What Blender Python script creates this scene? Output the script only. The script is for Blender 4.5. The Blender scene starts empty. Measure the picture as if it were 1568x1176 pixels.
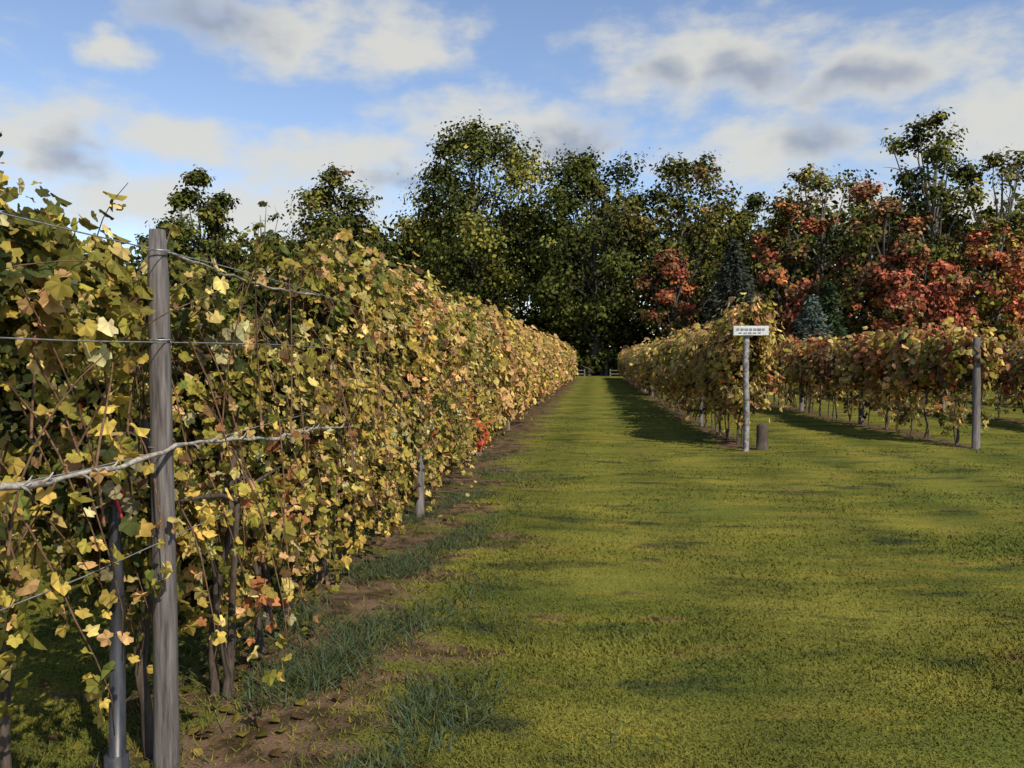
import bpy, math
import numpy as np
from mathutils import Vector
rng = np.random.default_rng(7)
S = bpy.context.scene
S.view_settings.view_transform = 'Standard'
try: S.view_settings.look = 'None'
except Exception: pass
S.view_settings.exposure = 0

# ------------------------------------------------------------------ helpers
def link(o, parent=None):
    S.collection.objects.link(o)
    if parent: o.parent = parent
    return o

def empty(name, loc=(0,0,0)):
    e = bpy.data.objects.new(name, None); e.empty_display_size = .3
    return link(e)

def raw_mesh(name, V, F3, mat, col=None, parent=None, smooth=False):
    me = bpy.data.meshes.new(name)
    n, m = len(V), len(F3)
    k = F3.shape[1]
    me.vertices.add(n); me.vertices.foreach_set('co', np.ascontiguousarray(V, dtype=np.float32).ravel())
    me.loops.add(m*k); me.loops.foreach_set('vertex_index', np.ascontiguousarray(F3, dtype=np.int32).ravel())
    me.polygons.add(m); me.polygons.foreach_set('loop_start', np.arange(0, m*k, k, dtype=np.int32))
    me.update(calc_edges=True)
    me.polygons.foreach_set('use_smooth', np.full(m, smooth))
    if col is not None:
        a = me.attributes.new('Col', 'FLOAT_COLOR', 'POINT')
        c = np.ones((n,4), dtype=np.float32); c[:, :3] = col
        a.data.foreach_set('color', c.ravel())
    me.materials.append(mat)
    return link(bpy.data.objects.new(name, me), parent)

def norm(a): return a/(np.linalg.norm(a, axis=-1, keepdims=True)+1e-9)

def frames(nrm, tip):
    z = norm(nrm); y = norm(tip-(tip*z).sum(1, keepdims=True)*z); x = np.cross(y, z)
    return np.stack([x, y, z], axis=2)

def instance(name, T, F, pos, R, sc, col, mat, parent=None):
    V = np.einsum('nij,vj->nvi', R, T)*sc[:, None, None]+pos[:, None, :]
    n, v = V.shape[:2]
    FF = (F[None]+(np.arange(n)*v)[:, None, None]).reshape(-1, F.shape[1])
    C = np.repeat(col, v, axis=0)
    return raw_mesh(name, V.reshape(-1, 3), FF, mat, C, parent)

def sn(P, f, seed):
    r = np.random.default_rng(seed); out = 0
    for i in range(6):
        d = r.normal(size=P.shape[1]); d /= np.linalg.norm(d)
        out = out+np.sin(P@(d*f*r.uniform(.6, 1.7))+r.uniform(0, 6.28))
    return out/6**.5/1.0

class MB:
    def __init__(s): s.v=[]; s.f=[]; s.n=0
    def tube(s, pts, rad, sides=7, jit=0):
        pts = np.array(pts, float); k = len(pts)
        rad = np.broadcast_to(np.array(rad, float), (k,)) if np.ndim(rad)==0 else np.array(rad, float)
        tan = norm(np.gradient(pts, axis=0))
        ref = np.array([0.3, .9, .1]) if abs(tan[0][2])>.7 else np.array([0, 0, 1.])
        a = norm(np.cross(tan, ref)); b = np.cross(tan, a)
        ang = np.arange(sides)*2*math.pi/sides
        ring = pts[:, None]+rad[:, None, None]*(np.cos(ang)[None, :, None]*a[:, None]+np.sin(ang)[None, :, None]*b[:, None])*(1+jit*rng.normal(size=(k, sides, 1)))
        s.v.append(ring.reshape(-1, 3))
        for i in range(k-1):
            for j in range(sides):
                p=s.n+i*sides+j; q=s.n+i*sides+(j+1)%sides
                s.f.append((p, q, q+sides, p+sides))
        b0 = s.n; s.n += k*sides
        for e in (0, k-1):       # caps
            s.v.append(pts[e:e+1]); c=s.n; s.n+=1
            for j in range(sides):
                s.f.append((b0+e*sides+j, b0+e*sides+(j+1)%sides, c, c))
    def box(s, c, size, rz=0):
        x, y, z = [q/2 for q in size]
        P = np.array([[sx*x, sy*y, sz*z] for sz in (-1,1) for sx, sy in ((-1,-1),(1,-1),(1,1),(-1,1))])
        ca, sa = math.cos(rz), math.sin(rz)
        P = np.stack([P[:,0]*ca-P[:,1]*sa, P[:,0]*sa+P[:,1]*ca, P[:,2]], 1)+np.array(c)
        s.v.append(P)
        for f in ((3,2,1,0),(4,5,6,7),(0,1,5,4),(1,2,6,5),(2,3,7,6),(3,0,4,7)):
            s.f.append(tuple(s.n+i for i in f))
        s.n += 8
    def make(s, name, mat, parent=None, smooth=True):
        me = bpy.data.meshes.new(name)
        F = [f if f[2]!=f[3] else f[:3] for f in s.f]
        me.from_pydata(np.concatenate(s.v).tolist(), [], F)
        me.update(); me.polygons.foreach_set('use_smooth', np.full(len(me.polygons), smooth))
        me.materials.append(mat)
        return link(bpy.data.objects.new(name, me), parent)

# ------------------------------------------------------------------ materials
def newmat(name):
    m = bpy.data.materials.new(name); m.use_nodes = True
    nt = m.node_tree; nt.nodes.clear()
    return m, nt, nt.nodes.new('ShaderNodeOutputMaterial')
def N(nt, t, **kw):
    n = nt.nodes.new(t)
    for k, v in kw.items():
        if k.startswith('i_'):
            n.inputs[int(k[2:]) if k[2:].isdigit() else k[2:].replace('_', ' ')].default_value = v
        else: setattr(n, k, v)
    return n
def mth(nt, op, a, b=None, c=None, clamp=False):
    n = nt.nodes.new('ShaderNodeMath'); n.operation = op; n.use_clamp = clamp
    for i, q in enumerate((a, b, c)):
        if q is None: continue
        if isinstance(q, (int, float)): n.inputs[i].default_value = q
        else: nt.links.new(q, n.inputs[i])
    return n.outputs[0]
def mixc(nt, fac, a, b, mode='MIX'):
    n = nt.nodes.new('ShaderNodeMix'); n.data_type='RGBA'; n.blend_type = mode
    for i, q in ((0, fac), (6, a), (7, b)):
        if isinstance(q, (int, float)): n.inputs[i].default_value = q
        elif isinstance(q, tuple): n.inputs[i].default_value = (*q, 1)[:4]
        else: nt.links.new(q, n.inputs[i])
    return n.outputs[2]

def leaf_mat(name, trans=.3, nscale=30, rough=.6, spec=.15):
    m, nt, out = newmat(name)
    at = N(nt, 'ShaderNodeAttribute', attribute_name='Col')
    geo = N(nt, 'ShaderNodeNewGeometry')
    no = N(nt, 'ShaderNodeTexNoise', i_Scale=nscale, i_Detail=1.)
    nt.links.new(geo.outputs['Position'], no.inputs['Vector'])
    v = mth(nt, 'MULTIPLY_ADD', no.outputs['Fac'], 1.2, .4)
    hs = N(nt, 'ShaderNodeHueSaturation'); nt.links.new(v, hs.inputs['Value']); nt.links.new(at.outputs['Color'], hs.inputs['Color'])
    if spec > 0:
        p = N(nt, 'ShaderNodeBsdfPrincipled', i_Roughness=rough)
        p.inputs['Specular IOR Level'].default_value = spec
    else:
        p = N(nt, 'ShaderNodeBsdfDiffuse')
    nt.links.new(hs.outputs[0], p.inputs[0])
    if trans <= 0:
        nt.links.new(p.outputs[0], out.inputs[0]); return m
    t = N(nt, 'ShaderNodeBsdfTranslucent'); nt.links.new(hs.outputs[0], t.inputs[0])
    mx = N(nt, 'ShaderNodeMixShader', i_0=trans)
    nt.links.new(p.outputs[0], mx.inputs[1]); nt.links.new(t.outputs[0], mx.inputs[2]); nt.links.new(mx.outputs[0], out.inputs[0])
    return m

def rough_mat(name, c1, c2, scale=(20, 20, 3), rough=.85, bump=.4, metal=0):
    m, nt, out = newmat(name)
    geo = N(nt, 'ShaderNodeNewGeometry'); mp = N(nt, 'ShaderNodeMapping'); mp.inputs['Scale'].default_value = scale
    nt.links.new(geo.outputs['Position'], mp.inputs['Vector'])
    no = N(nt, 'ShaderNodeTexNoise', i_Scale=1., i_Detail=6., i_Roughness=.65); nt.links.new(mp.outputs[0], no.inputs['Vector'])
    f = N(nt, 'ShaderNodeMapRange', i_1=.35, i_2=.65); nt.links.new(no.outputs['Fac'], f.inputs[0])
    c = mixc(nt, f.outputs[0], c1, c2)
    p = N(nt, 'ShaderNodeBsdfPrincipled', i_Roughness=rough, i_Metallic=metal); nt.links.new(c, p.inputs['Base Color'])
    b = N(nt, 'ShaderNodeBump', i_Strength=bump, i_Distance=.01); nt.links.new(no.outputs['Fac'], b.inputs['Height']); nt.links.new(b.outputs[0], p.inputs['Normal'])
    nt.links.new(p.outputs[0], out.inputs[0])
    return m

M_vine = leaf_mat('vine_leaf', .33, 25)
M_tree = leaf_mat('tree_leaf', 0, 1.2, spec=0)
M_post = rough_mat('weathered_post', (.05,.04,.035), (.17,.15,.14), (60, 60, 4))
M_bark = rough_mat('vine_bark', (.025,.017,.012), (.10,.07,.048), (50,50,8))
M_cane = rough_mat('pale_cane', (.14,.11,.08), (.48,.43,.36), (40,40,40))
M_redcane = rough_mat('cane_brown', (.06,.03,.015), (.19,.10,.05), (30,30,30))
M_tbark = rough_mat('tree_bark', (.025,.02,.015), (.08,.065,.05), (3,3,.6))
M_pale = rough_mat('pale_bark', (.07,.065,.05), (.2,.18,.15), (3,3,.6))
M_wire = rough_mat('galvanised_wire', (.25,.25,.25), (.5,.5,.5), (30,30,30), .45, .1, .6)
M_dark = rough_mat('dark_steel', (.012,.012,.014), (.05,.05,.06), (30,30,5), .4, .2)
M_white = rough_mat('white_paint', (.4,.4,.39), (.68,.68,.66), (8,8,8), .6, .1)
M_rail = rough_mat('weathered_rail', (.06,.055,.04), (.22,.20,.15), (3,8,8), .85, .2)
M_sp = rough_mat('pale_signpost', (.05,.045,.04), (.34,.32,.30), (14,14,16), .8, .3)
M_ink = rough_mat('sign_lettering', (.12,.12,.14), (.25,.25,.28), (8,8,8), .6, .1)
M_red = rough_mat('red_ribbon', (.35,.02,.02), (.5,.04,.03), (20,20,20), .6, .1)

def grass_mat():
    m, nt, out = newmat('mown_grass')
    geo = N(nt, 'ShaderNodeNewGeometry')
    def noise(sc, det, scale3):
        mp = N(nt, 'ShaderNodeMapping'); mp.inputs['Scale'].default_value = scale3
        nt.links.new(geo.outputs['Position'], mp.inputs['Vector'])
        n = N(nt, 'ShaderNodeTexNoise', i_Scale=sc, i_Detail=det, i_Roughness=.6); nt.links.new(mp.outputs[0], n.inputs['Vector'])
        return n.outputs['Fac']
    def ramp(x, a, b):
        r = N(nt, 'ShaderNodeMapRange', i_1=a, i_2=b, interpolation_type='SMOOTHSTEP'); nt.links.new(x, r.inputs[0]); return r.outputs[0]
    n1 = noise(.9, 3, (.55, 1.1, .0)); n2 = noise(2.4, 3, (.42, 1.2, 0)); n3 = noise(60, 2, (1, 1, 1)); n4 = noise(.3, 2, (1, 1, 0)); n6 = noise(1.5, 3, (.6, 1.2, 0))
    c = mixc(nt, ramp(n1, .35, .65), (.105,.112,.022), (.175,.163,.032))
    c = mixc(nt, mth(nt, 'MULTIPLY', ramp(n2, .52, .72), .6), c, (.32,.24,.036))
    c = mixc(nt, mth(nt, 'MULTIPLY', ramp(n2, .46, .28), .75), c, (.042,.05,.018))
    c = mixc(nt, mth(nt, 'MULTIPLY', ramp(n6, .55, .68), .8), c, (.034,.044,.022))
    c = mixc(nt, mth(nt, 'MULTIPLY', ramp(n4, .46, .68), .4), c, (.085,.118,.026))
    sx = N(nt, 'ShaderNodeSeparateXYZ'); nt.links.new(geo.outputs['Position'], sx.inputs[0])
    st = mth(nt, 'SINE', mth(nt, 'MULTIPLY_ADD', n4, 2.5, mth(nt, 'MULTIPLY', sx.outputs[0], 4.2)))
    c = mixc(nt, 1., c, mixc(nt, mth(nt, 'MULTIPLY_ADD', st, .5, .5), (.84,.86,.9), (1.1,1.08,1.05)), 'MULTIPLY')
    c = mixc(nt, .45, c, mixc(nt, ramp(n3, .3, .7), (.35,.35,.35), (1.6,1.6,1.6)), 'MULTIPLY')
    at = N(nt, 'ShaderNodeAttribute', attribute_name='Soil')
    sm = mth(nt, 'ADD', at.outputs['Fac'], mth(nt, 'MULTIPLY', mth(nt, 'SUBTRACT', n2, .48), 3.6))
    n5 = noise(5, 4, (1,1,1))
    soil_and_shade = mixc(nt, ramp(n5, .35, .65), (.04,.026,.018), (.16,.098,.066))
    c = mixc(nt, mth(nt,'MULTIPLY',ramp(sm, .4, .95),.93), c, soil_and_shade)  # soil and grass tone; dark patches also paint in row shade on the lane
    p = N(nt, 'ShaderNodeBsdfDiffuse')
    nt.links.new(c, p.inputs[0])
    b = N(nt, 'ShaderNodeBump', i_Strength=.5, i_Distance=.03); nt.links.new(n3, b.inputs['Height']); nt.links.new(b.outputs[0], p.inputs['Normal'])
    nt.links.new(p.outputs[0], out.inputs[0])
    return m
M_grass = grass_mat()

# ------------------------------------------------------------------ layout
def xl(y):  return -1.72-.62*(1-np.exp(-np.maximum(y-3.2, 0)/9))
def xf(y):  return xl(y)-np.interp(y, [3, 9], [.32, .1])
def xr(y):  return 2.72-.3*(1-np.exp(-np.maximum(y-16, 0)/8))
def x3(y):  return 7.05-.7*(1-np.exp(-np.maximum(y-16, 0)/6))
ROWS = {'l1': (xl, -1, 74), 'l2': (lambda y: xl(y)-3.9, -1, 74), 'l3': (lambda y: xl(y)-8, 0, 74),
        'r1': (xr, 15.9, 74), 'r2': (x3, 16.5, 74), 'r3': (lambda y: x3(y)+4.5, 17, 74), 'r4': (lambda y: x3(y)+9, 17.5, 74)}
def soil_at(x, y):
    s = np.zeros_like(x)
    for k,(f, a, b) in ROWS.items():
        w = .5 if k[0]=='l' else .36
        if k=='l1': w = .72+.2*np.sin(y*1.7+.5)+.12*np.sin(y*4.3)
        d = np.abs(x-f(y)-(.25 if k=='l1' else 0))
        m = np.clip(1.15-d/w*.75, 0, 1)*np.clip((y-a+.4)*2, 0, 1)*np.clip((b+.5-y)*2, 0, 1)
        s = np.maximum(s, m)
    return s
def gz(x, y): return .02*np.sin(x*.9+1)*np.sin(y*.7)+.015*np.sin(x*2.3+y*1.1)

# ------------------------------------------------------------------ ground
gx = np.concatenate([[-900,-400,-150,-70,-35,-22], np.arange(-14, 18, .22), [24,35,70,150,400,900]])
gy = np.concatenate([[-300,-80,-20,-6], np.arange(-2, 30, .25), np.arange(30, 80, .8), [84,90,100,120,160,300,900]])
GX, GY = np.meshgrid(gx, gy, indexing='ij')
GZ = np.where((np.abs(GX)<20)&(GY<80), gz(GX, GY), 0)
V = np.stack([GX, GY, GZ], -1).reshape(-1, 3)
ny = len(gy); I, J = np.meshgrid(np.arange(len(gx)-1), np.arange(ny-1), indexing='ij')
a = (I*ny+J).ravel(); F = np.stack([a, a+ny, a+ny+1, a+1], 1)
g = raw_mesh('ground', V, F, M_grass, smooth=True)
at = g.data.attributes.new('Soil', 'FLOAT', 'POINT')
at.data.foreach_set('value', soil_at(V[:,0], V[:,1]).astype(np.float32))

# grass blades
n = 300000
y = 2.2/(1-rng.uniform(0, 1, n)*(1-2.2/26)); x = rng.uniform(-1, 1, n)*(y*.62+1.2)-y*.08
keep = rng.uniform(0,1,n) > soil_at(x, y)*.9
x, y = x[keep], y[keep]; n = len(x)
h = rng.uniform(.010, .028, n)*(1+.35*sn(np.stack([x,y],1), 2.5, 3))
h *= np.where(soil_at(x, y)>.15, 1.5, 1)
w = .0020+.0008*y
ang = rng.uniform(0, 6.28, n); lean = rng.normal(0, .8, (n, 2))
V = np.empty((n, 3, 3)); P = np.stack([x, y, gz(x, y)-.004], 1)
dx = np.stack([np.cos(ang), np.sin(ang), 0*ang], 1)*w[:, None]
V[:,0] = P-dx; V[:,1] = P+dx; V[:,2] = P+np.stack([lean[:,0]*h, lean[:,1]*h, h], 1)
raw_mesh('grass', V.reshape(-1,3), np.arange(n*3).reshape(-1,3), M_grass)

# weeds along the foot of the near row
n = 60000
y = 2.1/(1-rng.uniform(0,1,n)*.86); x = xl(y)+.42+rng.normal(0, .42, n)
k = sn(np.stack([x*1.5, y], 1), 3.2, 9)+rng.normal(0,.4,n) > .45
x, y = x[k], y[k]; n = len(x)
h = rng.uniform(.03, .11, n); ang = rng.uniform(0, 6.28, n); w = rng.uniform(.003, .006, n); lean = rng.normal(0, .9, (n, 2))
V = np.empty((n,3,3)); P = np.stack([x, y, gz(x,y)-.004], 1); dx = np.stack([np.cos(ang), np.sin(ang), 0*ang],1)*w[:,None]
V[:,0]=P-dx; V[:,1]=P+dx; V[:,2]=P+np.stack([lean[:,0]*h, lean[:,1]*h, h],1)
pal = np.array([[.065,.10,.045],[.10,.13,.08],[.12,.13,.035],[.05,.075,.025]])
raw_mesh('weeds', V.reshape(-1,3), np.arange(n*3).reshape(-1,3), M_vine, np.repeat(pal[rng.integers(0,4,n)],3,axis=0))

# ------------------------------------------------------------------ leaves
def lobed():
    ang = np.radians([-90, -62, -38, -14, 8, 32, 52, 72, 90, 108, 128, 148, 172, 194, 218, 242])
    r = np.array([.15, .60, .72, .55, .76, .88, .66, .82, 1.0, .82, .66, .88, .76, .55, .72, .60])*.62
    o = np.stack([r*np.cos(ang), r*np.sin(ang)+.05, -.3*np.abs(r*np.cos(ang))+.07*np.sin(ang*5)], 1)
    T = np.concatenate([[[0, 0, .0]], o]); k = len(ang)
    F = np.array([[0, i+1, (i+1)%k+1] for i in range(k)])
    return T, F
def simple():
    T = np.array([[0,-.45,0],[.5,-.12,-.12],[.3,.35,-.05],[0,.6,0],[-.3,.35,-.05],[-.5,-.12,-.12]], float)
    return T, np.array([[0,1,2],[0,2,3],[0,3,4],[0,4,5]])
LOB, SIM = lobed(), simple()
QT = np.array([[0,-.5,0],[.38,0,-.1],[0,.55,0],[-.38,0,.1]], float); QF = np.array([[0,1,2],[0,2,3]])

C = dict(dg=(.055,.068,.016), ol=(.165,.155,.026), yo=(.34,.285,.05), go=(.52,.37,.08), pe=(.60,.36,.15), ye=(.58,.46,.15),
         br=(.17,.095,.038), re=(.44,.085,.045), ru=(.40,.17,.06), mg=(.15,.17,.035), py=(.58,.51,.25))
def palette(keys, w, n):
    w = np.array(w, float); w/=w.sum()
    return np.array([C[k] for k in keys])[rng.choice(len(keys), n, p=w)]

def foliage(name, fx, y0, y1, top, bot, ncl, per, crad, lsize, hw, pal, tmpl, parent, reds=(), gap=-9, dens_low=1.6, stretch=1.3, holes=(), gf=4.5):
    yc = rng.uniform(y0, y1, ncl); u = rng.uniform(0, 1, ncl)**(1/dens_low)
    tz, bz = top(yc), bot(yc)
    zc = bz+(tz-bz)*u
    P2 = np.stack([yc, zc*.75], 1)
    keep = sn(P2, gf, 21)+.6*sn(P2, gf*2.4, 22)-.5*(1-u) > gap
    for (hy, hz, ry, rz) in holes: keep &= ((yc-hy)/ry)**2+((zc-hz)/rz)**2 > 1
    yc, zc, tz = yc[keep], zc[keep], tz[keep]; m = len(yc)
    side = np.where(rng.uniform(0,1,m)<.5, -1, 1)
    o_ = rng.normal(hw*.72, hw*.45, m)
    off = side*np.abs(o_)*(1-.45*np.clip((zc-1.7)/1.0, 0, 1))
    cc = np.stack([fx(yc)+off, yc, zc], 1)
    ccol = palette(*pal, m)*rng.uniform(.55, 1.3, (m,1))
    inner = (np.abs(o_) < hw*.45)&(zc < tz-.25)     # inner leaves greener, and darkened to paint in canopy shade
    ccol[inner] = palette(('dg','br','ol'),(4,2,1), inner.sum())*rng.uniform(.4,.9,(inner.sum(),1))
    for (ry, rz, rr, k) in reds:
        d = np.hypot((yc-ry), (zc-rz)*1.0)/rr
        sel = (d<1)&(rng.uniform(0,1,m)<.7); ccol[sel] = np.array(C[k])*rng.uniform(.7,1.3,(sel.sum(),1))
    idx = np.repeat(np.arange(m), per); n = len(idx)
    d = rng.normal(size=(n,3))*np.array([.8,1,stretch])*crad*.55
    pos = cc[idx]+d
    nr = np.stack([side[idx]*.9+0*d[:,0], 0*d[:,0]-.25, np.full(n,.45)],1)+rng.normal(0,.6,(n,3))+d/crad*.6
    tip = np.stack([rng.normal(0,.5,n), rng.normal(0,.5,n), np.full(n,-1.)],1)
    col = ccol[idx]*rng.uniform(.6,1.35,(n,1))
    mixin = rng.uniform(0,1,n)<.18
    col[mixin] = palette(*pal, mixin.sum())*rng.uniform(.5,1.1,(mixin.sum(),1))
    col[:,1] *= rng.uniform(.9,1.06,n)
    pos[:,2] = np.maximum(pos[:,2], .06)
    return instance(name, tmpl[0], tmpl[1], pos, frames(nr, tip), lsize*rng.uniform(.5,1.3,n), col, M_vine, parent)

def interp(*pts):
    xs=[p[0] for p in pts]; zs=[p[1] for p in pts]
    return lambda y: np.interp(y, xs, zs)+.09*np.sin(y*5.1)+.07*np.sin(y*11.7+1)

def trellis(parent, fx, y0, y1, step, zpost=2.15, near=False, skip_first=False, r=.045, wires=(.95,1.3,1.72,2.07), trunks=True, ztr=1.0):
    mb = MB(); ys = np.arange(y0, y1, step)
    for i, yy in enumerate(ys):
        if i==0 and skip_first: continue
        X = fx(yy)+(.14 if near else 0); dz=rng.normal(0,.03); l=rng.normal(0,.02,2)
        mb.tube([[X,yy,-.1],[X+l[0]*.5,yy+l[1]*.5,1.],[X+l[0],yy+l[1],zpost-.02+dz],[X+l[0],yy+l[1],zpost+dz]], [r*1.05,r,r*.96,r*.75], 9, .02)
    mb.make('posts', M_post, parent)
    mw = MB(); yy = np.arange(y0-(2.6 if near else 0), y1, 1.)
    for z in wires:
        mw.tube(np.stack([fx(yy)+.05, yy, z+.012*np.sin(yy*1.3+z)],1), .0025, 4)
    mw.make('wires', M_wire, parent)
    if trunks:
        mt = MB()
        for yv in np.arange(y0+.6, y1, .95 if y0<10 else 1.15):
            for q in range(2 if yv<30 else 1):
                yv2 = yv+rng.normal(0,.16); X = fx(yv2)+rng.normal(0,.05)-(.14 if near else 0); k=7
                zz = np.linspace(-.05, ztr+rng.uniform(-.1,.2), k)
                px = X+np.cumsum(rng.normal(0,.022,k)); py = yv2+np.cumsum(rng.normal(0,.025,k))
                mt.tube(np.stack([px,py,zz],1), np.linspace(.026,.013,k)*rng.uniform(.55,1.15), 6, .08)
                for sg in (-1,1):
                    t = np.linspace(0,.55,4)
                    mt.tube(np.stack([px[-1]+0*t, py[-1]+sg*t, zz[-1]+.12*np.sqrt(t)],1), [.014,.012,.009,.006], 5, .08)
        mt.make('vine_trunks', M_bark, parent)

def canes(name, fx, ys, z0, z1, parent, r=.005, hang=False, leafcol=None, lsize=.08, mat=None, nlf=(8,13)):
    mb = MB(); LP=[]; LC=[]
    for yy in ys:
        k=7; t=np.linspace(0,1,k); X=fx(yy)+rng.normal(0,.18); L=rng.uniform(z0[1],z1[1])
        a = rng.uniform(z0[0], z1[0]); dr=rng.normal(0,.22,2)
        if hang: P=np.stack([X+.2*np.sin(t*2)*np.sign(rng.normal()+.6), yy+dr[1]*t+.02*np.sin(t*9), a-L*t],1)
        else:    P=np.stack([X+dr[0]*t**2, yy+dr[1]*t**1.5, a+L*t-.08*t**3],1)
        P[:,2]=np.maximum(P[:,2],.03)
        mb.tube(P, np.linspace(r,r*.4,k), 5)
        nl=rng.integers(*nlf) if leafcol is not None else 0
        for q in range(nl):
            i=rng.uniform(1,k-1.01); j=int(i); LP.append(P[j]+(P[j+1]-P[j])*(i-j)+rng.normal(0,.03,3))
    mb.make(name, mat or M_redcane, parent)
    if LP:
        LP=np.array(LP); n=len(LP)
        col=palette(*leafcol, n)*rng.uniform(.6,1.3,(n,1))
        instance(name+'_leaves', LOB[0], LOB[1], LP, frames(rng.normal(0,.6,(n,3))+np.array([.6,-.3,.5]), rng.normal(0,.6,(n,3))+np.array([0,0,-.7])), lsize*rng.uniform(.5,1.2,n), col, M_vine, parent)

PN = (('dg','ol','yo','go','ye','mg','br','pe','py'), (2.,4.2,5.,1.6,1.2,.9,.6,.5,.7))
PM = (('ol','yo','go','ye','pe','br','ru','mg','py','dg'), (2.0,3.2,3.,1.4,2.2,.7,.3,.4,.6,.6))
PF = (('yo','go','ye','pe','ol','ru'), (1.8,3.,1.6,3.8,.6,.2))
PR = (('yo','go','ye','pe','br','ru','ol'), (2.,3.2,2.6,3.2,.8,.8,.7))
PR3= (('yo','go','ye','pe','br','ru','re','ol'), (1.8,2.6,1,2.6,1.6,1.9,.3,.9))

# near left row
row = empty('grapevine_row')
top = interp((-1,2.05),(2.2,2.0),(2.6,2.1),(3.2,2.08),(3.8,1.93),(4.9,1.98),(5.6,2.33),(8,2.42),(20,2.4),(50,2.4),(74,2.3))
bot = interp((-1,.75),(3.2,.8),(3.6,.42),(5,.42),(8,.35),(74,.35))
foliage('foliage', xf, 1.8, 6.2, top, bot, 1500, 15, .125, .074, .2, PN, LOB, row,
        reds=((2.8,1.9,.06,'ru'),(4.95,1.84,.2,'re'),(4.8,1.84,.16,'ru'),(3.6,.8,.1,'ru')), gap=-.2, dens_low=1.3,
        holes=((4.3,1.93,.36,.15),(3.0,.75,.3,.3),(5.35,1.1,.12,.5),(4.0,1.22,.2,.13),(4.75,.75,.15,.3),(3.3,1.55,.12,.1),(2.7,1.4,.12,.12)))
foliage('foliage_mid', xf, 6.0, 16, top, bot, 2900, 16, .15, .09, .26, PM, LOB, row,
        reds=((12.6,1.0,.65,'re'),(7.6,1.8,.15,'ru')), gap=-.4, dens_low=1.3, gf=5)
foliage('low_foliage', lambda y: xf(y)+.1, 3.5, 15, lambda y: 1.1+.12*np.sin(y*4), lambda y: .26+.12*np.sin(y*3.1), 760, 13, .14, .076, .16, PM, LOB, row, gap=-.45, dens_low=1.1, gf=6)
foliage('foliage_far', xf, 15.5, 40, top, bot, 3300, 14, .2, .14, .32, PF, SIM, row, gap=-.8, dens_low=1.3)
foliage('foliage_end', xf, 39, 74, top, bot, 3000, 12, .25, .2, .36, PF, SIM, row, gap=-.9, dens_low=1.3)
trellis(row, xl, 3.2, 73, 5.6, near=True, skip_first=True)
canes('shoots', xf, rng.uniform(2.2,14,55), (1.65,.2), (1.95,.5), row, .004, leafcol=PN, lsize=.07)
canes('tall_shoots', xf, [3.35,3.42,6.4,2.7,6.9,6.7], (1.85,.4), (1.95,.55), row, .0035, leafcol=PN, lsize=.07)
canes('hanging_canes', lambda y: xf(y)+.1, rng.uniform(2.3,13,240), (1.0,.4), (1.9,1.1), row, .0045, hang=True, leafcol=PM, lsize=.066, nlf=(9,15))
canes('upright_canes', lambda y: xf(y)+.1, rng.uniform(2.3,9,90), (.5,.6), (1.4,1.1), row, .005, leafcol=None)

# second / third rows on the left
row = empty('grapevine_row.001'); f = ROWS['l2'][0]
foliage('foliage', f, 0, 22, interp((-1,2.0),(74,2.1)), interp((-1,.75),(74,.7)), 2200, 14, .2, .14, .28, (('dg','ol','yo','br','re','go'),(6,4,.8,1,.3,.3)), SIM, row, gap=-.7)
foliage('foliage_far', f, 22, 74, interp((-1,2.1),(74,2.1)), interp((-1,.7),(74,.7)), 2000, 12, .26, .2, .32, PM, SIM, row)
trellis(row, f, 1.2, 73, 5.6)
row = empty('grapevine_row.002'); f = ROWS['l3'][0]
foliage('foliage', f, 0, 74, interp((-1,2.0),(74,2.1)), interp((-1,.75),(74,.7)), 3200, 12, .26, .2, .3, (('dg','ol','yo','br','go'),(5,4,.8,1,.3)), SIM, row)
trellis(row, f, 2.2, 73, 5.6)

# right rows
row = empty('grapevine_row.003')
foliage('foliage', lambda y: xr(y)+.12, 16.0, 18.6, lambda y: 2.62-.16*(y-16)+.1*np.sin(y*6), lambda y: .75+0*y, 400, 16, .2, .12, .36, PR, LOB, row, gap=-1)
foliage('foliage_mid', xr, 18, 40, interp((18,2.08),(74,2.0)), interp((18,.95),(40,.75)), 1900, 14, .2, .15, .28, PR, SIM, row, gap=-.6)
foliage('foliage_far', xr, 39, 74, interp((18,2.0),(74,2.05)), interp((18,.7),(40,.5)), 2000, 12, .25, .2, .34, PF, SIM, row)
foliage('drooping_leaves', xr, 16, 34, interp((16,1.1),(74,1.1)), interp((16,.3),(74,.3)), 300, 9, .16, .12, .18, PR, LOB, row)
trellis(row, xr, 15.9, 73, 5.6, skip_first=True, zpost=2.1)
canes('shoots', xr, rng.uniform(16,26,26), (1.9,.3), (2.2,.6), row, .006, leafcol=PR, lsize=.12)
for nm, key, y0 in (('grapevine_row.004','r2',16.5),('grapevine_row.005','r3',17.),('grapevine_row.006','r4',17.5)):
    row = empty(nm); f = ROWS[key][0]
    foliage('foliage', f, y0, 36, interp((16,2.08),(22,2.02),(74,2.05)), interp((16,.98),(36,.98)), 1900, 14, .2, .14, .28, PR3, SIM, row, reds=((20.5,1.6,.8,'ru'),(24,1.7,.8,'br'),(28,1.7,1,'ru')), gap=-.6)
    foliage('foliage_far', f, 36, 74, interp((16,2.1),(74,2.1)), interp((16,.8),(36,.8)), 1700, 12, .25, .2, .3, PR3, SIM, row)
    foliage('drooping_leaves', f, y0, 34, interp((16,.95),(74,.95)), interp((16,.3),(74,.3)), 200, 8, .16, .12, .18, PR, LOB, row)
    trellis(row, f, y0, 73, 5.6, zpost=2.05, r=.07 if key=='r2' else .05)

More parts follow.
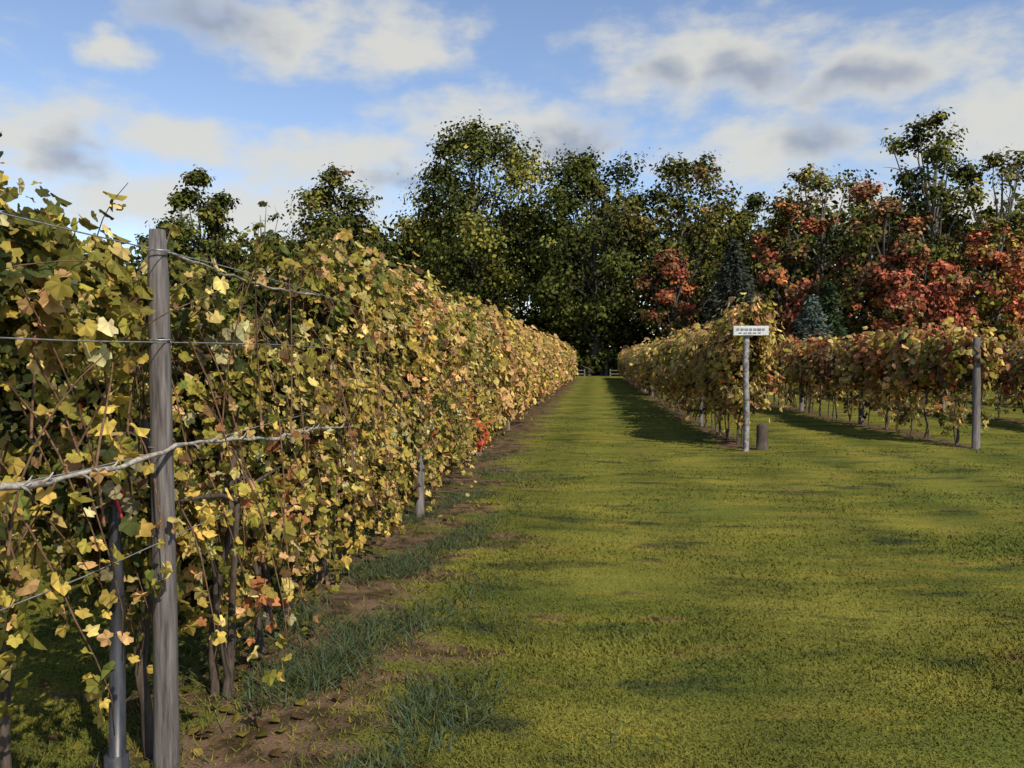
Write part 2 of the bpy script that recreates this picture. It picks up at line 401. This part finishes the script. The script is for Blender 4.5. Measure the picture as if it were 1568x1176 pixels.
# ------------------------------------------------------------------ near trellis post, stake, cordon
X0, Y0 = float(xl(3.2)), 3.2
post = empty('trellis_post')
mb = MB(); zz = np.linspace(-.15, 2.16, 14)
mb.tube(np.stack([X0+.010*np.sin(zz*2), Y0+.008*np.cos(zz*3), zz],1), np.append(np.linspace(.050,.040,13), .030), 16, .012)
mb.make('timber', M_post, post)
mb = MB()
for z in (.95,1.3,1.72,2.07):
    t=np.linspace(0,6.4,14); mb.tube(np.stack([X0+.046*np.cos(t), Y0+.046*np.sin(t), z+.006*t/6],1), .003, 5)
mb.make('wire_ties', M_wire, post)
st = empty('steel_stake')
SX, SY = X0-.13, Y0-.12
mb = MB(); mb.tube([[SX,SY,-.1],[SX+.005,SY+.005,.7],[SX,SY,1.18],[SX,SY,1.2]], [.034,.028,.02,.014], 10, .03)
mb.tube([[SX,SY,-.05],[SX,SY,.12]], [.05,.045], 10, .05)
mb.make('stake', M_dark, st)
mb = MB()
t=np.linspace(0,6.4,12); mb.tube(np.stack([SX+.03*np.cos(t), SY+.03*np.sin(t), 1.12+.004*t],1), .009, 6)
for q in (-1,1): mb.tube([[SX+.02,SY-.03,1.13],[SX+.02+.03*q,SY-.05,1.09],[SX+.03+.045*q,SY-.06,1.03]], [.009,.008,.004], 5)
mb.make('ribbon_tie', M_red, st)
co = empty('vine_cordon')
zco = lambda y: 1.30-.045*max(y-3.2,0)-.02*max(3.2-y,0)+.012*math.sin(y*4)
mb = MB()
yy = np.arange(1.7, 7.0, .1); k=len(yy)
cx = lambda y: xl(y)+.07+.06*np.clip(y-3.2,0,1)
mb.tube(np.stack([cx(yy)+rng.normal(0,.007,k), yy, np.array([zco(q) for q in yy])+rng.normal(0,.005,k)],1), np.clip(.0095-.0009*(yy-2),.006,1)*rng.uniform(.8,1.35,k), 7, .1)
yy = np.arange(3.2, 5.6, .12); k=len(yy)
mb.tube(np.stack([xl(yy)+.03+rng.normal(0,.006,k), yy, 2.07-.03*np.sin((yy-3.2)*1.4)+rng.normal(0,.005,k)],1), .006*rng.uniform(.8,1.3,k), 6, .1)
for q in range(30):
    yq = rng.uniform(2.2,7); z=zco(yq); X=float(cx(yq))
    s=rng.choice([-1,1]); mb.tube([[X,yq,z],[X+.015,yq+.01,z+s*.012],[X+.02,yq+.02,z+s*.028]], [.006,.004,.002], 5)
mb.make('old_cane', M_cane, co)
tr = empty('vine_trunk')
mb = MB()
for (dx,dy,r,L) in ((-.13,.12,.026,1.4),(-.16,.75,.022,1.2),(-.18,1.35,.022,1.25),(-.25,-.55,.02,1.3),(-.2,1.9,.02,1.2),(-.2,2.5,.022,1.2)):
    k=12; zz=np.linspace(-.05,L,k)
    mb.tube(np.stack([X0+dx+np.cumsum(rng.normal(0,.016,k)), Y0+dy+np.cumsum(rng.normal(0,.022,k)), zz],1), np.linspace(r,r*.55,k), 8, .1)
mb.make('trunk', M_bark, tr)

# fallen leaves
n=240; y=2.3/(1-rng.uniform(0,1,n)*.85); x=xl(y)+rng.normal(-.1,.28,n)
instance('fallen_leaves', SIM[0], SIM[1], np.stack([x,y,gz(x,y)+.02],1), frames(rng.normal(0,.3,(n,3))+np.array([0,0,1]), rng.normal(size=(n,3))), rng.uniform(.04,.07,n), palette(('br','ol','go','yo'),(5,2,.6,1.5),n)*.55, M_vine)

# ------------------------------------------------------------------ sign on post
sg = empty('sign_post'); sx, sy = float(xr(16))-.06, 15.6
mb = MB(); zz=np.linspace(-.1,2.14,16)
mb.tube(np.stack([sx+.01*np.sin(zz*3), sy+0*zz, zz],1), np.append(np.full(15,.055),.04), 12, .04)
mb.make('post', M_sp, sg)
mb = MB(); mb.box((sx+.06, sy-.085, 2.16), (.62,.03,.17), .05)
o = mb.make('sign_board', M_white, sg, False)
bv=o.modifiers.new('b','BEVEL'); bv.width=.006; bv.segments=2
mb = MB()
for i in range(7): mb.box((sx-.17+i*.075, sy-.105+(i*.075-.2)*.05, 2.18), (.04+.012*(i%3),.006,.04), .05)
for i in range(5): mb.box((sx-.13+i*.085, sy-.105+(i*.085-.2)*.05, 2.12), (.055,.006,.018), .05)
mb.make('lettering', M_ink, sg, False)
sp = empty('wooden_stump')
mb = MB(); mb.tube([[sx+.34,sy+.25,-.05],[sx+.33,sy+.25,.2],[sx+.34,sy+.26,.42],[sx+.34,sy+.26,.47]], [.12,.10,.105,.08], 10, .05)
mb.make('stump', M_bark, sp)

# ------------------------------------------------------------------ fence at lane end
fe = empty('rail_fence'); mb = MB()
for X in list(np.arange(-13.2, -1, 2.4))+list(np.arange(1.2, 15, 2.4)):
    mb.box((X, 80, .32), (.12,.12,.82))
    if X+2.4 < -.5 or X > 0:
        for z in (.28,.60): mb.box((X+1.2, 80-.08, z), (2.37,.03,.08))
mb.make('rails', M_rail, fe, False)

# ------------------------------------------------------------------ trees
def tree(name, X, Y, H, rx, pal, z0=.28, lobes=16, clumps=15, per=24, lsize=.38, bark=None, sparse=1., seed=0, shade=1., top=.0):
    r = np.random.default_rng(seed+100)
    e = empty(name)
    mb = MB(); zc = H*(1+z0)/2; rz = H*(1-z0)/2*.88
    k=8; t=np.linspace(0,1,k); tx = X+np.cumsum(r.normal(0,.22,k)); ty = Y+np.cumsum(r.normal(0,.2,k))
    R0 = H*.014+.08
    mb.tube(np.stack([tx,ty,t*H*.86-.2],1), R0*(1-t*.88)*np.where(t==0,1.35,1), 9, .05)
    cs=[]; 
    for i in range(lobes):
        u = (i+.5)/lobes; ph = i*2.399+r.uniform(-.4,.4); zz = -1+2*u
        rr = math.sqrt(max(0,1-zz*zz*.9))*r.uniform(.5,.95)
        c = np.array([X+rx*rr*math.cos(ph), Y+rx*rr*math.sin(ph), zc+rz*zz*r.uniform(.84,1.03)])
        lr = rx*r.uniform(.3,.5)*(1-.3*max(zz,0))
        cs.append((c, lr))
        b = np.array([np.interp(c[2]*.62, t*H*.86, tx), np.interp(c[2]*.62, t*H*.86, ty), c[2]*.62])
        q=np.linspace(0,1,6)[:,None]
        P = b+(c-b)*q+np.array([0,0,1.])*np.sin(q*3.14)*-.04*H+r.normal(0,.14,(6,3))*q
        mb.tube(P, np.linspace(R0*.4, R0*.08, 6), 6)
        for j in range(4):
            d = norm(r.normal(size=(1,3)))[0]; d[2]=abs(d[2])*1.1
            q2=np.linspace(0,1,4)[:,None]; mb.tube(P[3+j%3]+d*lr*1.1*q2+r.normal(0,.08,(4,3))*q2, [R0*.12,R0*.08,R0*.05,R0*.025], 5)
    mb.make('trunk_and_limbs', bark or M_tbark, e)
    cp=[]; rad=[]
    for c, lr in cs:
        m = max(2,int(clumps*1.7*sparse*r.uniform(.6,1.3)))
        d = norm(r.normal(size=(m,3)))*np.array([1,1,.8]); cp.append(c+d*lr*r.uniform(.1,1.1,(m,1))); rad.append(np.full(m, lr*.4))
    cp=np.concatenate(cp); rad=np.concatenate(rad); m=len(cp)
    pk=np.array([C[q] for q in pal[0]]); w=np.array(pal[1],float); cw=np.cumsum(w/w.sum())
    s=sn(cp,.9,seed+3)*.28+.5+r.normal(0,.2,m); s=np.clip(s,0,.999)
    cc = pk[np.searchsorted(cw, s).clip(0,len(pk)-1)]*r.uniform(.5,1.45,(m,1))*shade
    idx=np.repeat(np.arange(m), per); n=len(idx)
    d = r.normal(size=(n,3))*rad[idx][:,None]*np.array([.75,.75,.5])
    pos = cp[idx]+d
    nr = norm(d)*.9+norm(pos-np.array([X,Y,zc]))*.6+r.normal(0,.4,(n,3))+np.array([0,0,.35])
    instance('crown', QT, QF, pos, frames(nr, r.normal(size=(n,3))), lsize*r.uniform(.55,1.3,n), cc[idx]*r.uniform(.65,1.35,(n,1)), M_tree, e)

C.update(t1=(.036,.043,.014), t2=(.066,.076,.018), t3=(.13,.128,.028), t4=(.27,.22,.042), t5=(.08,.063,.027), tr=(.37,.105,.06), to=(.48,.175,.06), tb=(.22,.115,.055), bl=(.03,.05,.045))
dark = (('t1','t2','t3','t5'),(2.4,3.8,1.9,.7)); green=(('t4','t3','t2','t1'),(1.4,2.8,3.2,2.)); brown=(('t1','t2','t3','t5','tb','t4'),(1.8,2.4,2,1.5,.8,1.))
rust=(('t2','t3','t5','tb','tr','to'),(1.1,2,1.2,2.8,2.,.9)); red=(('t2','t3','tb','tr','to'),(.5,1.1,2,3.6,1.4)); orange=(('t3','t4','tb','tr','to'),(1.4,1.6,1,1.8,3.4))
tree('oak_tree',  -12.3, 88, 27.2, 7.2, green, seed=1, lobes=28, clumps=22, per=26, z0=.16)
tree('oak_tree.001', -.8, 87, 23.2, 6.6, dark, seed=2, lobes=28, clumps=20, per=26, z0=.11)
tree('oak_tree.002', 8.8, 86, 22.8, 5.2, brown, seed=3, lobes=22, clumps=15, z0=.2, bark=M_pale)
tree('oak_tree.003', -38.8, 80, 20.4, 4.2, dark, seed=4, lobes=24, clumps=20, z0=.1)
tree('oak_tree.004', -25.5, 82, 20.4, 5.0, brown, seed=5, lobes=24, clumps=19, z0=.1)
tree('ash_tree', 17.0, 92, 19.6, 4.6, green, seed=6, lobes=16, clumps=16)
tree('ash_tree.001', 21.6, 84, 21.2, 4.8, brown, seed=7, lobes=18, clumps=12, sparse=.8, bark=M_pale)
tree('ash_tree.002', 30.6, 84, 26.2, 4.6, dark, seed=8, lobes=22, clumps=11, sparse=.75, bark=M_pale, z0=.3)
tree('ash_tree.003', 37.0, 84, 22.6, 4.6, (('t4','t2','t3','t5'),(1.5,2,3,2)), seed=9, lobes=20, clumps=9, sparse=.6, bark=M_pale, z0=.3)
tree('ash_tree.004', 45, 88, 19, 5, green, seed=19, lobes=18, clumps=14)
tree('maple_tree', 24.6, 77, 17.4, 3.3, rust, seed=10, lobes=18, clumps=13, z0=.15)
tree('maple_tree.001', 26.6, 74, 11.4, 3.4, red, seed=11, lobes=16, clumps=15, z0=.1)
tree('maple_tree.002', 33, 75, 13.8, 3.1, orange, seed=12, lobes=16, clumps=14, z0=.08)
tree('maple_tree.003', 6.8, 81, 12.8, 2.5, rust, seed=13, lobes=14, clumps=13, z0=.12, shade=.7)
tree('maple_tree.004', 17.6, 82, 16.8, 3.2, rust, seed=14, lobes=16, clumps=13, z0=.15, shade=.9)
tree('maple_tree.005', 37.5, 77, 12.6, 3.4, orange, seed=24, lobes=14, clumps=14, z0=.1)
tree('maple_tree.006', -33.4, 84, 19.0, 2.2, rust, seed=15, lobes=10, clumps=4, sparse=.5, z0=.25, bark=M_pale)
tree('oak_tree.005', -18.5, 90, 16.5, 4.8, green, seed=16, lobes=16, clumps=16, z0=.1)
tree('oak_tree.006', -66, 92, 17, 5, dark, seed=17, lobes=16, clumps=16, z0=.1)
tree('oak_tree.007', -31.5, 83, 15, 4.4, dark, seed=27, lobes=18, clumps=17, z0=.1)
tree('oak_tree.008', -46, 86, 15.5, 4.6, dark, seed=28, lobes=18, clumps=16, z0=.1)

def spruce(name, X, Y, H, R, col, seed):
    r=np.random.default_rng(seed); e=empty(name); mb=MB()
    mb.tube([[X,Y,-.1],[X,Y,H*.5],[X,Y,H]], [.2,.12,.02], 7)
    P=[];Dn=[]
    for z in np.linspace(H*.06, H*.985, 34):
        rad = R*(1-z/H)**.7+.12
        for j in range(int(7+rad*5)):
            a=r.uniform(0,6.28); L=rad*r.uniform(.6,1.15); dirv=np.array([math.cos(a),math.sin(a),0])
            mb.tube([[X,Y,z],[X+dirv[0]*L*.6,Y+dirv[1]*L*.6,z-.1*L],[X+dirv[0]*L,Y+dirv[1]*L,z-.16*L]],[.03,.02,.008],4)
            m=int(8+L*12); q=r.uniform(.25,1,m)[:,None]
            P.append(np.array([X,Y,z])+dirv*L*q+np.array([0,0,-.18])*L*q+r.normal(0,.16,(m,3))); Dn.append(np.repeat((dirv+np.array([0,0,-.3]))[None],m,0))
    mb.make('trunk_and_boughs', M_tbark, e)
    P=np.concatenate(P);Dn=np.concatenate(Dn);n=len(P)
    instance('needles', QT*np.array([.5,1,1]), QF, P, frames(r.normal(0,.5,(n,3))+np.array([0,0,1]), Dn+r.normal(0,.3,(n,3))), .42*r.uniform(.6,1.2,n), np.array(col)*r.uniform(.5,1.4,(n,1)), M_tree, e)
spruce('spruce_tree', 11.6, 75, 12.0, 3.6, (.055,.064,.048), 1)
spruce('spruce_tree.001', 16.9, 70, 6.6, 2.2, (.10,.125,.10), 2)
spruce('spruce_tree.002', 19.6, 75, 8.2, 2.2, (.045,.065,.028), 3)

# distant woodland mass and undergrowth
def mass(name, x0, x1, ya, yb, prof, m, per, crad, ls, pal, shade):
    e = empty(name)
    x=rng.uniform(x0,x1,m); y=rng.uniform(ya,yb,m); u=rng.uniform(0,1,m)**.8
    hh=prof(x); z=.3+hh*u
    cc=palette(*pal, m)*rng.uniform(.45,1.4,(m,1))*shade
    k=(sn(np.stack([x,z],1),.35,5)>.75)|((x>14)&(rng.uniform(0,1,m)<.25)); k&=(x>2)|(x<-30); cc[k]=palette(*rust, k.sum())*.75
    idx=np.repeat(np.arange(m),per); n=len(idx); d=rng.normal(size=(n,3))*crad*.6
    pos=np.stack([x,y,z],1)[idx]+d; pos[:,2]=np.abs(pos[:,2])
    nr=norm(d)+rng.normal(0,.5,(n,3))+np.array([0,-.4,.4])
    instance('foliage',QT,QF,pos,frames(nr,rng.normal(size=(n,3))),ls*rng.uniform(.6,1.3,n),cc[idx]*rng.uniform(.6,1.4,(n,1)),M_tree,e)
    mb=MB()
    for X in np.arange(x0,x1,2.2):
        X2=X+rng.normal(0,.7); Y2=rng.uniform(ya,yb); mb.tube([[X2,Y2,-.1],[X2+rng.normal(0,.3),Y2,prof(X2)*.5],[X2+rng.normal(0,.6),Y2,prof(X2)*.9]],[.22,.15,.05],6)
    mb.make('trunks',M_tbark,e)
def hp(x):
    b=np.interp(x,[-140,-70,-56,-44,-36,-28,-20,-10,0,10,16,24,35,60,120],[10,11,13,15,16.5,17,17.5,18.5,18.5,18,16.5,17.5,18,18,16])
    return b+1.2*np.sin(x*.55)+.8*np.sin(x*1.3+1)
mass('woodland', -140, 110, 98, 112, hp, 9500, 15, 1.3, .8, dark, .85)
mass('undergrowth', -90, 70, 90, 95, lambda x: 5.0+1.2*np.sin(x*.8)+0*x, 4200, 16, .8, .55, dark, .6)
mass('hedge', -40, 45, 84, 86, lambda x: 1.5+.4*np.sin(x*1.1)+0*x, 1500, 16, .45, .35, (('t1','t2','t3'),(3,3,1)), .7)

# ------------------------------------------------------------------ world
W = bpy.data.worlds.new('World'); S.world = W; W.use_nodes = True
nt = W.node_tree; nt.nodes.clear()
out = nt.nodes.new('ShaderNodeOutputWorld'); bg = nt.nodes.new('ShaderNodeBackground')
sun_el, sun_az = math.radians(43), math.radians(140)
sky = nt.nodes.new('ShaderNodeTexSky'); sky.sky_type='NISHITA'; sky.sun_disc=False
sky.sun_elevation=sun_el; sky.sun_rotation=sun_az; sky.air_density=1.; sky.dust_density=.3; sky.ozone_density=2.
tc = nt.nodes.new('ShaderNodeTexCoord'); sep = nt.nodes.new('ShaderNodeSeparateXYZ'); nt.links.new(tc.outputs['Generated'], sep.inputs[0])
az = mth(nt,'MULTIPLY', mth(nt,'ARCTAN2', sep.outputs[0], sep.outputs[1]), 57.2958)
el = mth(nt,'MULTIPLY', mth(nt,'ARCSINE', sep.outputs[2]), 57.2958)
cmb = nt.nodes.new('ShaderNodeCombineXYZ'); nt.links.new(az, cmb.inputs[0]); nt.links.new(el, cmb.inputs[1])
wn = N(nt,'ShaderNodeTexNoise', i_Scale=.22, i_Detail=3., i_Roughness=.6); nt.links.new(cmb.outputs[0], wn.inputs['Vector'])
ws = nt.nodes.new('ShaderNodeVectorMath'); ws.operation='SUBTRACT'; nt.links.new(wn.outputs['Color'], ws.inputs[0]); ws.inputs[1].default_value=(.5,.5,.5)
wm = nt.nodes.new('ShaderNodeVectorMath'); wm.operation='MULTIPLY_ADD'; nt.links.new(ws.outputs[0], wm.inputs[0]); wm.inputs[1].default_value=(6,3.5,0); nt.links.new(cmb.outputs[0], wm.inputs[2])
def blobs(L):
    acc=None
    for (a,e,w,h) in L:
        s=nt.nodes.new('ShaderNodeVectorMath'); s.operation='SUBTRACT'; nt.links.new(wm.outputs[0], s.inputs[0]); s.inputs[1].default_value=(a,e,0)
        m=nt.nodes.new('ShaderNodeVectorMath'); m.operation='MULTIPLY'; nt.links.new(s.outputs[0], m.inputs[0]); m.inputs[1].default_value=(1/w,1/h,0)
        l=nt.nodes.new('ShaderNodeVectorMath'); l.operation='LENGTH'; nt.links.new(m.outputs[0], l.inputs[0])
        v=mth(nt,'SUBTRACT',1.25,l.outputs['Value'])
        acc = v if acc is None else mth(nt,'MAXIMUM',acc,v)
    return acc
clouds = [(-30.7,18.2,2.4,.9),(-21,20.4,7,2),(-13.8,20.0,5,2.2),(-34.9,12.6,5,2.8),(-27.7,13.4,5,1.6),(-18,12.8,8,1.9),(-7.2,15.6,6.5,2),(-2.8,14.2,4.5,2),
          (7.1,18.6,8,2.8),(17.4,17.4,7.5,2.3),(23.1,13.8,5.5,2.6),(11.2,13.3,7,2.3),(-24,9.5,14,2.2),(20,9,12,1.6),(-42,19,5,2),(33,19,7,2),(45,14,9,3),(-55,14,8,3)]
B = blobs(clouds)
nz = N(nt,'ShaderNodeTexNoise', i_Scale=.35, i_Detail=6., i_Roughness=.6)
mp = nt.nodes.new('ShaderNodeMapping'); mp.inputs['Scale'].default_value=(.6,1.3,1); nt.links.new(cmb.outputs[0], mp.inputs[0]); nt.links.new(mp.outputs[0], nz.inputs['Vector'])
nn = mth(nt,'SUBTRACT',nz.outputs['Fac'],.5)
dens = mth(nt,'MULTIPLY_ADD',nn,2.4,B)
mr = N(nt,'ShaderNodeMapRange', i_1=-.25, i_2=1.0, interpolation_type='SMOOTHSTEP'); nt.links.new(dens, mr.inputs[0])
G = blobs([(-24.6,20.4,4.5,1.4),(13.5,13.7,2.8,1.6),(9.2,18.2,3.4,1.2),(16.3,16.9,4,1.1),(-33.1,12,2.6,1.5),(-2,14.3,3.5,1.3),(4.5,18.3,2.2,1.2),(-12,12,4,.7)])
gr = N(nt,'ShaderNodeMapRange', i_1=-.1, i_2=1.3, interpolation_type='SMOOTHSTEP'); nt.links.new(mth(nt,'MULTIPLY_ADD',nn,1.6,G), gr.inputs[0])
skyc = mixc(nt, 1., sky.outputs[0], (1.12,1.06,1.08), 'MULTIPLY')
sc = nt.nodes.new('ShaderNodeVectorMath'); sc.operation='SCALE'; sc.inputs['Scale'].default_value=.15; nt.links.new(skyc, sc.inputs[0])
cl = mixc(nt, gr.outputs[0], (.72,.71,.65), (.35,.39,.47))
fin = mixc(nt, mth(nt,'MULTIPLY',mr.outputs[0],.9), sc.outputs[0], cl)
nt.links.new(fin, bg.inputs[0]); bg.inputs[1].default_value=1.; nt.links.new(bg.outputs[0], out.inputs[0])

# ------------------------------------------------------------------ sun + camera
sd = Vector((math.sin(sun_az)*math.cos(sun_el), math.cos(sun_az)*math.cos(sun_el), math.sin(sun_el)))
L = bpy.data.lights.new('sun','SUN'); L.energy=5.0; L.angle=math.radians(.5); L.color=(1,.92,.77)
lo = link(bpy.data.objects.new('sun', L)); lo.rotation_euler = sd.to_track_quat('Z','Y').to_euler()
cam = bpy.data.cameras.new('camera'); cam.sensor_width=36; cam.lens=29.85; cam.clip_start=.05; cam.clip_end=3000
co = link(bpy.data.objects.new('camera', cam)); co.location=(0,0,1.65); co.rotation_euler=(math.radians(90-1.67),0,math.radians(5.75))
S.camera = co
